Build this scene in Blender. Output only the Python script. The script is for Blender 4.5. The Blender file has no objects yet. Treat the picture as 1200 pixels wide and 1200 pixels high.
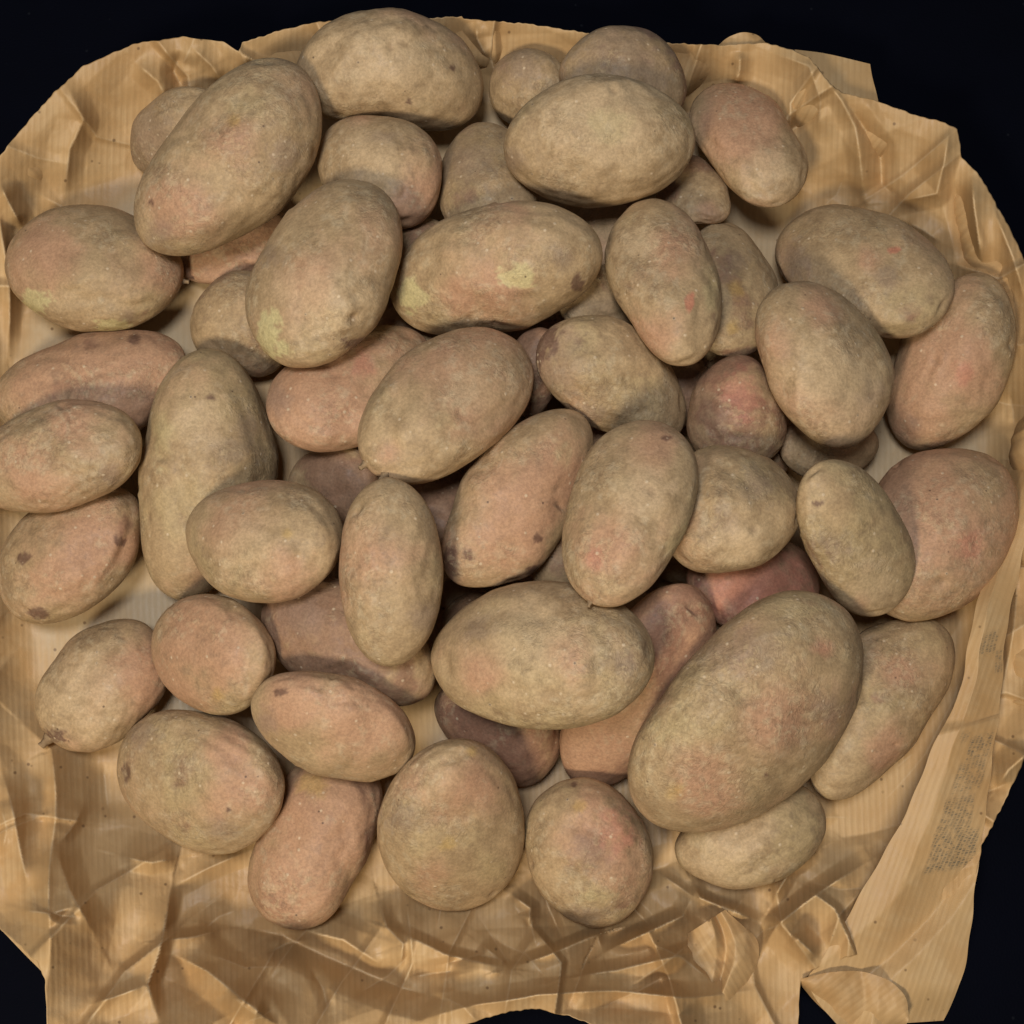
import bpy, math, random
import numpy as np
from mathutils import Vector

# ------------------------------------------------------------------ camera
S = bpy.context.scene
TILT = math.radians(12.0)
DIST = 0.60
FOV = math.radians(45.0)
FPX = 600.0 / math.tan(FOV / 2)            # focal length in photograph pixels (1200 wide)
CAM = np.array([0.0, -DIST * math.sin(TILT), DIST * math.cos(TILT)])
FWD = np.array([0.0, math.sin(TILT), -math.cos(TILT)])
RGT = np.array([1.0, 0.0, 0.0])
UPV = np.array([0.0, math.cos(TILT), math.sin(TILT)])

cam_d = bpy.data.cameras.new("camera")
cam = bpy.data.objects.new("camera", cam_d)
S.collection.objects.link(cam)
cam.location = CAM
cam.rotation_euler = (TILT, 0, 0)
cam_d.sensor_width = 36.0
cam_d.angle = FOV
cam_d.clip_start = 0.01
cam_d.clip_end = 20
S.camera = cam
S.render.resolution_x = S.render.resolution_y = 1024

# ------------------------------------------------------------------ light
W = bpy.data.worlds.new("World")
S.world = W
W.use_nodes = True
W.node_tree.nodes["Background"].inputs[0].default_value = (0.88, 0.93, 1.0, 1)
W.node_tree.nodes["Background"].inputs[1].default_value = 0.045


def area_light(name, loc, aim, size, power, col):
    d = bpy.data.lights.new(name, 'AREA')
    d.shape = 'DISK'
    d.size = size
    d.energy = power
    d.color = col
    o = bpy.data.objects.new(name, d)
    S.collection.objects.link(o)
    o.location = loc
    o.rotation_euler = (Vector(aim) - Vector(loc)).to_track_quat('-Z', 'Y').to_euler()
    return o


area_light("ceiling_lamp", (-0.10, -0.02, 1.08), (0.0, 0.06, 0.03), 0.24, 6.2, (0.98, 0.97, 0.97))
area_light("second_lamp", (-0.42, -0.84, 1.10), (0, 0.02, 0.03), 0.24, 11.5, (1.0, 0.84, 0.60))

vs = S.view_settings
vs.view_transform = 'Standard'
vs.look = 'None'
vs.exposure = 0.0
vs.gamma = 1.0
vs.use_curve_mapping = False

COL = S.collection
rng = np.random.default_rng(7)


def tag(o, label=None, cat=None, group=None, kind=None):
    if label: o["label"] = label
    if cat: o["category"] = cat
    if group: o["group"] = group
    if kind: o["kind"] = kind
    return o


def ray(x, y):
    x = np.asarray(x, float); y = np.asarray(y, float)
    return (FWD + ((x - 600) / FPX)[..., None] * RGT + ((600 - y) / FPX)[..., None] * UPV)


def depth_at_z(x, y, z):
    r = ray(x, y)
    return (z - CAM[2]) / r[..., 2]


def at(x, y, z):
    r = ray(x, y)
    return CAM + r * ((z - CAM[2]) / r[..., 2])[..., None]


def smooth(e0, e1, x):
    t = np.clip((x - e0) / (e1 - e0), 0, 1)
    return t * t * (3 - 2 * t)


def mesh_np(name, verts, faces, mat, parent=None, loc=None, shade=True):
    me = bpy.data.meshes.new(name)
    verts = np.asarray(verts, np.float32); faces = np.asarray(faces, np.int32)
    n = faces.shape[1]
    me.vertices.add(len(verts)); me.vertices.foreach_set("co", verts.ravel())
    me.loops.add(faces.size); me.loops.foreach_set("vertex_index", faces.ravel())
    me.polygons.add(len(faces))
    me.polygons.foreach_set("loop_start", np.arange(0, faces.size, n, dtype=np.int32))
    me.update(calc_edges=True)
    if shade:
        me.polygons.foreach_set("use_smooth", np.ones(len(faces), bool))
    me.materials.append(mat)
    o = bpy.data.objects.new(name, me)
    COL.objects.link(o)
    if loc is not None: o.location = loc
    if parent is not None: o.parent = parent
    return o


def fattr(o, name, arr):
    a = o.data.attributes.new(name, 'FLOAT', 'POINT')
    a.data.foreach_set("value", np.asarray(arr, np.float32))


def vattr(o, name, arr):
    a = o.data.attributes.new(name, 'FLOAT_VECTOR', 'POINT')
    a.data.foreach_set("vector", np.asarray(arr, np.float32).ravel())


# ------------------------------------------------------------------ node helpers
class NT:
    def __init__(self, name):
        self.m = bpy.data.materials.new(name)
        self.m.use_nodes = True
        self.t = self.m.node_tree
        self.t.nodes.clear()
        self.out = self.t.nodes.new("ShaderNodeOutputMaterial")
        self.b = self.t.nodes.new("ShaderNodeBsdfPrincipled")
        self.t.links.new(self.b.outputs[0], self.out.inputs[0])

    def put(self, sock, v):
        if hasattr(v, "is_linked") or isinstance(v, bpy.types.NodeSocket):
            self.t.links.new(v, sock)
        else:
            if isinstance(v, (tuple, list)) and len(v) == 3 and sock.type == 'RGBA':
                v = (*v, 1)
            sock.default_value = v

    def math(self, op, a, b=0.0, c=0.0, clamp=False):
        n = self.t.nodes.new("ShaderNodeMath"); n.operation = op; n.use_clamp = clamp
        self.put(n.inputs[0], a); self.put(n.inputs[1], b)
        if op in ('MULTIPLY_ADD',): self.put(n.inputs[2], c)
        return n.outputs[0]

    def vmath(self, op, a, b):
        n = self.t.nodes.new("ShaderNodeVectorMath"); n.operation = op
        self.put(n.inputs[0], a); self.put(n.inputs[1], b)
        return n.outputs[0]

    def noise(self, vec, scale, detail=3, rough=0.5, dist=0.0):
        n = self.t.nodes.new("ShaderNodeTexNoise")
        self.put(n.inputs['Vector'], vec)
        n.inputs['Scale'].default_value = scale
        n.inputs['Detail'].default_value = detail
        n.inputs['Roughness'].default_value = rough
        n.inputs['Distortion'].default_value = dist
        return n.outputs[0]

    def voro(self, vec, scale, feature='F1', rnd=1.0):
        n = self.t.nodes.new("ShaderNodeTexVoronoi"); n.feature = feature
        self.put(n.inputs['Vector'], vec)
        n.inputs['Scale'].default_value = scale
        n.inputs['Randomness'].default_value = rnd
        return n

    def step(self, v, e0, e1, lo=0.0, hi=1.0):
        n = self.t.nodes.new("ShaderNodeMapRange"); n.interpolation_type = 'SMOOTHSTEP'
        self.put(n.inputs[0], v)
        self.put(n.inputs[1], e0); self.put(n.inputs[2], e1)
        self.put(n.inputs[3], lo); self.put(n.inputs[4], hi)
        return n.outputs[0]

    def mix(self, f, a, b, mode='MIX'):
        n = self.t.nodes.new("ShaderNodeMix"); n.data_type = 'RGBA'; n.blend_type = mode
        self.put(n.inputs[0], f); self.put(n.inputs[6], a); self.put(n.inputs[7], b)
        return n.outputs[2]

    def attr(self, name, vec=False):
        n = self.t.nodes.new("ShaderNodeAttribute"); n.attribute_name = name
        return n.outputs['Vector'] if vec else n.outputs['Fac']

    def objco(self):
        return self.t.nodes.new("ShaderNodeTexCoord").outputs['Object']

    def bump(self, h, strength, dist, normal=None):
        n = self.t.nodes.new("ShaderNodeBump")
        n.inputs['Strength'].default_value = strength
        n.inputs['Distance'].default_value = dist
        self.put(n.inputs['Height'], h)
        if normal is not None: self.put(n.inputs['Normal'], normal)
        return n.outputs[0]


# ------------------------------------------------------------------ materials
def vnoise(p, seed):
    """smooth value noise on an n x 3 array, 0..1"""
    r = np.random.default_rng(seed)
    H = r.random((32, 32, 32))
    p = p + 1000
    i = np.floor(p).astype(int); f = p - i; f = f * f * f * (f * (f * 6 - 15) + 10)
    i0 = i & 31; i1 = (i + 1) & 31
    o = 0
    for a in (0, 1):
        for b in (0, 1):
            for c in (0, 1):
                w = (f[:, 0] if a else 1 - f[:, 0]) * (f[:, 1] if b else 1 - f[:, 1]) * (f[:, 2] if c else 1 - f[:, 2])
                o = o + w * H[(i1 if a else i0)[:, 0], (i1 if b else i0)[:, 1], (i1 if c else i0)[:, 2]]
    return o


def fbm(p, scale, seed, octs=4, rough=0.55):
    o = 0; amp = 1; tot = 0
    for q in range(octs):
        o = o + amp * vnoise(p * scale * 2 ** q + 7.3 * q, seed + q); tot += amp; amp *= rough
    return (o / tot - 0.5) * 1.35 + 0.5


def lerp(a, b, t):
    return a + (np.asarray(b) - a) * np.asarray(t)[:, None]


def skin_colour(p, seed, skin, F, eye):
    """soil film, clean pink skin, scurf and the marks of one potato; p in metres"""
    pink, olive, brown, flake = skin
    w = p + 0.004 * (np.stack([fbm(p, 60, seed + 91, 2), fbm(p, 60, seed + 92, 2), fbm(p, 60, seed + 93, 2)], 1) - 0.5)
    big, big2, big3 = fbm(w, 32, seed, 3), fbm(w, 40, seed + 11, 3), fbm(w, 55, seed + 21, 4, .6)
    mid = fbm(w, 150, seed + 31, 4, .65)
    gr = fbm(w, 330, seed + 41, 3, .7)
    c = lerp(np.tile((0.355, 0.248, 0.140), (len(p), 1)), (0.470, 0.340, 0.196), smooth(.22, .78, 0.6 * mid + 0.4 * gr))
    c = lerp(c, (0.410, 0.325, 0.170), 0.40 * smooth(.70 - .3 * olive, .95 - .3 * olive, 0.75 * big2 + 0.25 * mid + 0.06))
    c = lerp(c, (0.240, 0.165, 0.105), 0.46 * smooth(.52, .82, 0.65 * big3 + 0.35 * gr))
    pk = 0.45 * F["pink"] + 0.62 * big + 0.20 * mid + 0.14 * gr
    c = lerp(c, (0.465, 0.258, 0.165), 0.72 * smooth(.57 - .30 * pink, .98 - .30 * pink, pk))
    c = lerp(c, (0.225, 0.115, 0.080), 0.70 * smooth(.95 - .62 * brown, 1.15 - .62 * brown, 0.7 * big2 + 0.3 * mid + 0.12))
    # flaky pale scurf in clouds
    c = lerp(c, (0.53, 0.44, 0.29), 0.38 * smooth(.55, .74, gr) * smooth(.62 - .25 * flake, .80 - .25 * flake, big3 + 0.1))
    c = lerp(c, (0.22, 0.155, 0.105), 0.32 * smooth(.60, .80, 1 - gr) * smooth(.45, .70, big2))
    nz_ = 0.55 * mid + 0.45 * gr - 0.5
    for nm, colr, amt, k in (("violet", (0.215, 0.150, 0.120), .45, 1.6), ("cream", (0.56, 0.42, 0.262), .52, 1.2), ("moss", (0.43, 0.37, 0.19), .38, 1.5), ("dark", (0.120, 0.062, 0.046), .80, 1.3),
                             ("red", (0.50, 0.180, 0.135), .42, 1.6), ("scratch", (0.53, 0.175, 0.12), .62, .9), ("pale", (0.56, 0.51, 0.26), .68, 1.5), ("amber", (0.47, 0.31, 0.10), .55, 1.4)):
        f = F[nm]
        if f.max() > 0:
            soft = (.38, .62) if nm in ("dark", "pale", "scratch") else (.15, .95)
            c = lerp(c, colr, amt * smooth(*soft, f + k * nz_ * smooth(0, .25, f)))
    c = lerp(c, (0.215, 0.135, 0.085), 0.50 * smooth(.35, .9, eye + 0.5 * nz_ * smooth(0, .2, eye)))
    scurf = smooth(.66 - .30 * flake, .86 - .30 * flake, 0.7 * big3 + 0.3 * big2 + 0.05)
    return np.concatenate([c, scurf[:, None]], 1)


def potato_material():
    k = NT("potato_skin")
    oi = k.t.nodes.new("ShaderNodeObjectInfo")
    co = k.vmath('ADD', k.objco(), k.vmath('MULTIPLY', oi.outputs['Location'], (37.0, 53.0, 71.0)))
    n = k.t.nodes.new("ShaderNodeAttribute"); n.attribute_name = "skin"
    c = n.outputs['Color']
    mid = k.noise(co, 240, 4, 0.72, 0.5)
    fine = k.noise(co, 750, 3, 0.7)
    zone = n.outputs['Alpha']
    net = k.noise(co, 130, 4, 0.65, 0.6)
    crack = k.math('MULTIPLY', k.step(k.math('ABSOLUTE', k.math('SUBTRACT', net, 0.5)), 0.035, 0.006), zone)
    pit = k.step(mid, 0.42, 0.30)
    fl = k.math('MULTIPLY', k.step(mid, 0.53, 0.58), k.math('MULTIPLY_ADD', zone, 0.85, 0.15))
    c = k.mix(k.math('MULTIPLY', pit, 0.24), c, (0.16, 0.108, 0.062))
    c = k.mix(k.math('MULTIPLY', fl, 0.26), c, (0.56, 0.445, 0.265))
    c = k.mix(k.math('MULTIPLY', crack, 0.22), c, (0.13, 0.085, 0.05))
    v = k.voro(co, 210)
    sx = k.t.nodes.new("ShaderNodeSeparateColor"); k.put(sx.inputs[0], v.outputs['Color'])
    dot = k.math('MULTIPLY', k.step(v.outputs['Distance'], 0.20, 0.07), k.step(sx.outputs[0], 0.62, 0.74))
    c = k.mix(k.math('MULTIPLY', dot, 0.72), c, (0.62, 0.50, 0.35))
    spk = k.math('MULTIPLY', k.step(v.outputs['Distance'], 0.15, 0.05), k.step(sx.outputs[1], 0.91, 0.93))
    c = k.mix(k.math('MULTIPLY', spk, 0.75), c, (0.08, 0.05, 0.035))
    c = k.mix(1.0, c, k.mix(k.step(fine, 0.3, 0.7), (0.84, 0.83, 0.82), (1.13, 1.12, 1.10)), 'MULTIPLY')
    k.put(k.b.inputs['Base Color'], c)
    k.put(k.b.inputs['Roughness'], k.step(mid, 0.3, 0.7, 0.48, 0.72))
    k.b.inputs['Specular IOR Level'].default_value = 0.36
    k.b.inputs['Diffuse Roughness'].default_value = 0.0
    h = k.math('ADD', k.math('MULTIPLY', mid, k.math('MULTIPLY_ADD', zone, 0.6, 0.45)), k.math('MULTIPLY', fine, 0.14))
    h = k.math('ADD', h, k.math('MULTIPLY', dot, 0.20))
    h = k.math('ADD', h, k.math('MULTIPLY', k.math('SUBTRACT', fl, crack), 0.16))
    k.put(k.b.inputs['Normal'], k.bump(h, 0.38, 0.0013))
    return k.m


POTATO = potato_material()


def stub_material():
    k = NT("dry_stem")
    co = k.objco()
    k.put(k.b.inputs['Base Color'], k.mix(k.noise(co, 500, 4), (0.10, 0.055, 0.03), (0.42, 0.30, 0.17)))
    k.b.inputs['Roughness'].default_value = 0.9
    return k.m


def paper_material(name, printed=False):
    k = NT(name)
    uv = k.attr("sheet", True)                       # position on the sheet, metres
    sep = k.t.nodes.new("ShaderNodeSeparateXYZ"); k.put(sep.inputs[0], uv)
    wob = k.noise(uv, 40, 2)
    ph = k.math('ADD', k.math('MULTIPLY', sep.outputs[0], 2 * math.pi / 0.0029), k.math('MULTIPLY', wob, 0.8))
    rib = k.math('MULTIPLY_ADD', k.math('SINE', ph), 0.5, 0.5)
    mott = k.noise(uv, 60, 5, 0.65)
    blot = k.noise(uv, 14, 3, 0.5)
    st = k.t.nodes.new("ShaderNodeMapping"); k.put(st.inputs[0], uv); st.inputs['Scale'].default_value = (1, 0.06, 1)
    fib = k.noise(st.outputs[0], 900, 3, 0.6)
    c = k.mix(k.step(blot, 0.3, 0.7), (0.50, 0.308, 0.138), (0.60, 0.408, 0.205))
    c = k.mix(k.math('MULTIPLY', k.step(mott, 0.42, 0.68), 0.40), c, (0.66, 0.49, 0.28))
    c = k.mix(k.math('MULTIPLY', k.math('MULTIPLY', k.step(rib, 0.45, 0.95), k.step(mott, 0.3, 0.65)), 0.25), c, (0.36, 0.215, 0.095))
    c = k.mix(k.math('MULTIPLY', k.step(fib, 0.45, 0.7), 0.14), c, (0.40, 0.25, 0.12))
    # scuffed fibres along the creases, lighter lining and painted lit look on the bag floor
    c = k.mix(k.math('MULTIPLY', k.step(k.math('ADD', k.attr("crease"), k.math('MULTIPLY', mott, 0.5)), 0.85, 1.25), 0.45), c, (0.70, 0.54, 0.34))
    c = k.mix(k.math('MULTIPLY', k.math('MULTIPLY', k.attr("floor_pale"), k.step(k.noise(uv, 45, 6, 0.7), 0.35, 0.65, 0.55, 1.0)), 0.6), c, (0.60, 0.52, 0.37))
    v = k.voro(uv, 150)
    spk = k.math('MULTIPLY', k.step(v.outputs['Distance'], 0.16, 0.06), k.step(k.noise(v.outputs['Position'], 300, 0), 0.56, 0.6))
    c = k.mix(k.math('MULTIPLY', spk, 0.7), c, (0.14, 0.08, 0.04))
    if printed:
        # rows of tiny worn print: too small to read, columns of short strokes
        pm = k.attr("print")
        u = k.attr("printuv", True)
        sp = k.t.nodes.new("ShaderNodeSeparateXYZ"); k.put(sp.inputs[0], u)
        rows = k.math('FRACT', k.math('MULTIPLY', sp.outputs[0], 1 / 0.0020))
        rmask = k.math('MULTIPLY', k.step(rows, 0.12, 0.24), k.step(rows, 0.86, 0.74))
        cell = k.t.nodes.new("ShaderNodeCombineXYZ")
        k.put(cell.inputs[0], k.math('FLOOR', k.math('MULTIPLY', sp.outputs[0], 1 / 0.0020)))
        k.put(cell.inputs[1], k.math('MULTIPLY', sp.outputs[1], 1300.0))
        strokes = k.step(k.noise(cell.outputs[0], 1.0, 2, 0.6), 0.46, 0.54)
        worn = k.step(k.noise(uv, 230, 4, 0.7), 0.34, 0.56)
        f = k.math('MULTIPLY', k.math('MULTIPLY_ADD', k.math('MULTIPLY', rmask, strokes), 0.72, 0.28), k.math('MULTIPLY', worn, pm))
        c = k.mix(k.math('MULTIPLY', f, 0.80), c, (0.075, 0.09, 0.085))
    k.put(k.b.inputs['Base Color'], c)
    k.put(k.b.inputs['Roughness'], k.step(mott, 0.3, 0.7, 0.42, 0.60))
    k.b.inputs['Specular IOR Level'].default_value = 0.42
    h = k.math('ADD', k.math('MULTIPLY', rib, 0.12), k.math('MULTIPLY', mott, 0.5))
    h = k.math('ADD', h, k.math('MULTIPLY', k.noise(uv, 160, 4, 0.6), 0.45))
    h = k.math('ADD', h, k.math('MULTIPLY', fib, 0.12))
    k.put(k.b.inputs['Normal'], k.bump(h, 0.45, 0.0011))
    # thin paper lets a little light through
    tr = k.t.nodes.new("ShaderNodeBsdfTranslucent")
    k.put(tr.inputs[0], c)
    mx = k.t.nodes.new("ShaderNodeMixShader"); mx.inputs[0].default_value = 0.13
    k.t.links.new(k.b.outputs[0], mx.inputs[1]); k.t.links.new(tr.outputs[0], mx.inputs[2])
    k.t.links.new(mx.outputs[0], k.out.inputs[0])
    return k.m


def table_material():
    k = NT("dark_cloth")
    co = k.objco()
    n = k.noise(co, 18, 4, 0.6)
    c = k.mix(n, (0.0009, 0.0012, 0.0032), (0.0017, 0.0024, 0.0066))
    v = k.voro(co, 90)
    lint = k.math('MULTIPLY', k.step(v.outputs['Distance'], 0.10, 0.03), k.step(k.noise(v.outputs['Position'], 200, 0), 0.55, 0.6))
    c = k.mix(k.math('MULTIPLY', lint, 0.12), c, (0.05, 0.055, 0.065))
    k.put(k.b.inputs['Base Color'], c)
    k.b.inputs['Roughness'].default_value = 0.8
    k.b.inputs['Specular IOR Level'].default_value = 0.04
    k.put(k.b.inputs['Normal'], k.bump(k.noise(co, 900, 3), 0.4, 0.0008))
    return k.m


# ------------------------------------------------------------------ table
tm = table_material()
n = 40
gx, gy = np.meshgrid(np.linspace(-0.9, 0.9, n), np.linspace(-0.9, 0.9, n), indexing='ij')
V = np.stack([gx.ravel(), gy.ravel(), np.zeros(n * n)], 1)
idx = np.arange(n * n).reshape(n, n)
F = np.stack([idx[:-1, :-1].ravel(), idx[1:, :-1].ravel(), idx[1:, 1:].ravel(), idx[:-1, 1:].ravel()], 1)
tag(mesh_np("tabletop", V, F, tm), kind="structure")

# ------------------------------------------------------------------ paper bag
# rim of the opened bag: direction seen from above (x, y), height of the rim in metres
RIM = [(-70, 330, 0.044), (-40, 240, 0.046), (0, 182, 0.047), (28, 148, 0.048), (60, 112, 0.049), (98, 77, 0.05), (158, 51, 0.05), (215, 43, 0.05),
       (262, 49, 0.05), (279, 60, 0.049), (284, 50, 0.044), (330, 35, 0.043), (375, 25, 0.041), (460, 24, 0.04), (541, 19, 0.04), (543, 22, 0.04),
       (620, 28, 0.039), (690, 39, 0.039), (790, 51, 0.04), (850, 53, 0.041), (895, 50, 0.043), (925, 57, 0.044), (950, 68, 0.046), (968, 92, 0.047),
       (985, 108, 0.047), (1027, 118, 0.046), (1070, 134, 0.045), (1108, 144, 0.046), (1122, 151, 0.047), (1127, 184, 0.047), (1150, 208, 0.047), (1186, 272, 0.046),
       (1214, 335, 0.044), (1238, 450, 0.049), (1245, 600, 0.048), (1240, 740, 0.045), (1225, 820, 0.041), (1200, 892, 0.034), (1172, 950, 0.029), (1151, 990, 0.025),
       (1143, 1030, 0.02), (1080, 1096, 0.015), (965, 1130, 0.014), (938, 1150, 0.018), (934, 1225, 0.018), (780, 1232, 0.054), (712, 1212, 0.055), (690, 1199, 0.057),
       (668, 1191, 0.058), (650, 1188, 0.058), (640, 1184, 0.061), (622, 1182, 0.061), (590, 1187, 0.061), (560, 1196, 0.058), (545, 1201, 0.058), (490, 1216, 0.055),
       (380, 1232, 0.054), (200, 1235, 0.055), (56, 1232, 0.062), (53, 1150, 0.069), (44, 1128, 0.073), (0, 1088, 0.04), (-45, 1020, 0.043), (-70, 900, 0.047),
       (-85, 700, 0.05), (-85, 500, 0.052)]
# foot of the wall: where the floor of the bag begins to rise
FOOT = [(20, 420), (60, 300), (160, 215), (330, 140), (560, 120), (800, 150), (900, 220), (1010, 290), (1120, 370), (1150, 500), (1150, 660), (1090, 840),
        (985, 930), (905, 985), (800, 1000), (650, 1005), (500, 995), (330, 1000), (225, 950), (120, 860), (50, 790), (20, 650)]
CX, CY = 600.0, 600.0


def polar_table(poly):
    """radius over angle for a closed outline (piecewise straight), and any extra columns"""
    P = np.array(poly, float)
    n = len(P)
    ths = np.linspace(-math.pi, math.pi, 7200, endpoint=False)
    R = np.zeros_like(ths); X = np.zeros((len(ths), max(0, P.shape[1] - 2)))
    dx, dy = np.cos(ths), np.sin(ths)
    for i in range(n):
        a, b = P[i], P[(i + 1) % n]
        ax, ay, bx, by = a[0] - CX, a[1] - CY, b[0] - CX, b[1] - CY
        ex, ey = bx - ax, by - ay
        den = dx * ey - dy * ex
        with np.errstate(divide='ignore', invalid='ignore'):
            r = (ax * ey - ay * ex) / den
            s = (ax * dy - ay * dx) / den
        ok = (r > 0) & (s >= -1e-6) & (s <= 1 + 1e-6) & (r > R)
        R[ok] = r[ok]
        for j in range(X.shape[1]):
            X[ok, j] = a[2 + j] + s[ok] * (b[2 + j] - a[2 + j])
    return ths, R, X


def lookup(tab, th):
    ths, R, X = tab
    i = np.mod(np.asarray(th) + math.pi, 2 * math.pi) / (2 * math.pi) * len(ths)
    i0 = np.floor(i).astype(int) % len(ths); i1 = (i0 + 1) % len(ths); f = i - np.floor(i)
    r = R[i0] * (1 - f) + R[i1] * f
    x = X[i0] * (1 - f)[..., None] + X[i1] * f[..., None] if X.shape[1] else None
    return r, x


TR = polar_table(RIM)
# smooth copy for shaping the wall (the real rim stays ragged)
kern = np.hanning(181); kern /= kern.sum()


def circ(a):
    return np.convolve(np.concatenate([a[-90:], a, a[:90]]), kern, 'valid')


TRS = (TR[0], circ(TR[1]), circ(TR[2][:, 0])[:, None])
TF0 = polar_table(FOOT)
TF = (TF0[0], circ(TF0[1]), TF0[2])


def lattice(x, y, cell, seed):
    """random heights on a triangle lattice, joined by flat facets: how paper crumples"""
    r = np.random.default_rng(seed)
    H = r.uniform(-1, 1, (128, 128))
    wx = x + 0.30 * cell * np.sin(y / cell * 0.9 + seed)
    wy = y + 0.30 * cell * np.sin(x / cell * 0.8 + 1.3 * seed)
    a = seed * 0.7
    u = (wx * math.cos(a) + wy * math.sin(a)) / cell + 500; v = (-wx * math.sin(a) + wy * math.cos(a)) / cell + 500
    i = np.floor(u).astype(int); j = np.floor(v).astype(int); fu = u - i; fv = v - j
    i &= 127; j &= 127; i1 = (i + 1) & 127; j1 = (j + 1) & 127
    lo = H[i, j] + fu * (H[i1, j] - H[i, j]) + fv * (H[i1, j1] - H[i1, j])
    hi = H[i, j] + fv * (H[i, j1] - H[i, j]) + fu * (H[i1, j1] - H[i, j1])
    return np.where(fu > fv, lo, hi)


# folds one can see in the paper: polyline, height (m), width on its two sides (px); first side lies to the left of the walking direction
FOLDS = [
    # near-left corner
    ([(28, 850), (60, 880), (64, 960), (58, 1060), (54, 1160)], .010, 40, 26),
    ([(0, 905), (22, 985), (40, 1060)], .007, 26, 22),
    ([(64, 985), (84, 1045), (112, 1098)], .006, 22, 34),
    ([(140, 1000), (180, 1010), (212, 1006)], .007, 26, 12),
    ([(205, 1030), (196, 1070), (184, 1115), (172, 1152), (190, 1200)], .009, 12, 46),
    ([(172, 1152), (140, 1164), (105, 1176)], .004, 20, 12),
    ([(184, 1102), (225, 1100), (262, 1092)], .005, 10, 26),
    ([(186, 1112), (240, 1140), (280, 1170), (340, 1210)], .008, 34, 22),
    ([(255, 1085), (330, 1095), (400, 1128), (470, 1160), (540, 1178)], -.009, 34, 26),
    ([(345, 1085), (400, 1100), (455, 1140)], .007, 26, 14),
    # near side below the two round potatoes
    ([(445, 1055), (452, 1088), (470, 1108), (465, 1150)], .006, 12, 30),
    ([(455, 1090), (520, 1120), (594, 1132)], .007, 10, 30),
    ([(594, 1132), (640, 1118), (698, 1098), (704, 1120)], .009, 10, 28),
    ([(560, 1105), (594, 1130)], .006, 14, 24),
    ([(704, 1120), (755, 1095), (800, 1072), (812, 1050)], .010, 12, 20),
    ([(640, 1150), (720, 1140), (790, 1120), (830, 1108)], .006, 12, 20),
    ([(490, 1200), (560, 1176), (630, 1164), (720, 1164), (800, 1168), (880, 1160)], .006, 16, 16),
    ([(600, 1045), (622, 1062), (618, 1085)], .005, 10, 16),
    # near-right
    ([(812, 1030), (822, 1050), (860, 1066), (888, 1080)], .009, 10, 18),
    ([(905, 1060), (930, 1020), (960, 1000)], .008, 18, 10),
    ([(890, 1115), (910, 1085), (960, 1050), (1018, 1010)], .009, 14, 30),
    ([(925, 1095), (955, 1125)], .006, 16, 16),
    ([(985, 985), (1040, 930), (1085, 880), (1120, 820), (1140, 740)], -.020, 40, 40),
    # right side
    ([(1196, 560), (1190, 700), (1178, 800), (1170, 860)], .006, 18, 22),
    ([(1210, 880), (1180, 905), (1166, 925)], .008, 12, 20),
    # far-right
    ([(960, 85), (985, 120), (1000, 150), (1010, 200), (1018, 245)], .008, 30, 14),
    ([(985, 112), (1010, 150), (1030, 175), (1035, 215), (1060, 232)], -.008, 16, 22),
    ([(1110, 145), (1106, 190), (1100, 225), (1045, 235)], .007, 14, 26),
    ([(1140, 205), (1146, 260), (1150, 315)], .010, 22, 12),
    ([(1118, 210), (1130, 260), (1140, 320)], -.006, 14, 14),
    ([(870, 58), (868, 80), (862, 98)], .006, 14, 12),
    ([(905, 62), (950, 80), (960, 120), (955, 170)], .006, 26, 20),
    ([(1165, 240), (1185, 300), (1200, 360)], .006, 16, 16),
    # far side and far-left
    ([(560, 25), (562, 45), (575, 70)], .005, 14, 14),
    ([(215, 60), (205, 85), (215, 110)], -.006, 22, 14),
    ([(160, 70), (185, 95), (196, 120)], .006, 22, 14),
    ([(225, 55), (250, 80), (262, 100)], .005, 16, 14),
    ([(78, 100), (95, 140), (80, 175), (78, 235)], .005, 16, 22),
    ([(0, 215), (18, 250), (28, 270)], .008, 16, 14),
    ([(0, 235), (8, 330), (12, 420)], .007, 12, 20),
    ([(280, 62), (300, 72), (330, 80)], .006, 8, 18),
]


_r = np.random.default_rng(23)
for _i in range(64):
    _t = _r.uniform(-math.pi, math.pi)
    if _r.random() < 0.55: _t = _r.uniform(0.15 * math.pi, 0.85 * math.pi)          # the near side is crushed most
    _rr = lookup(TR, np.array(_t))[0]; _rf = lookup(TF, np.array(_t))[0]
    _q = _rf + (_rr - _rf) * _r.uniform(0.0, 1.0)
    _p = np.array([CX + _q * math.cos(_t), CY + _q * math.sin(_t)])
    _a = _t + _r.normal(0, 0.75) + (math.pi / 2 if _r.random() < 0.35 else 0)
    _L = _r.uniform(18, 60)
    _d = np.array([math.cos(_a), math.sin(_a)]) * _L; _e = np.array([-_d[1], _d[0]]) * _r.uniform(-.25, .25)
    FOLDS.append(([tuple(_p - _d), tuple(_p + _e), tuple(_p + _d)], _r.choice([-1, 1, 1]) * _r.uniform(.0014, .0045), _r.uniform(7, 34), _r.uniform(7, 34)))


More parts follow.
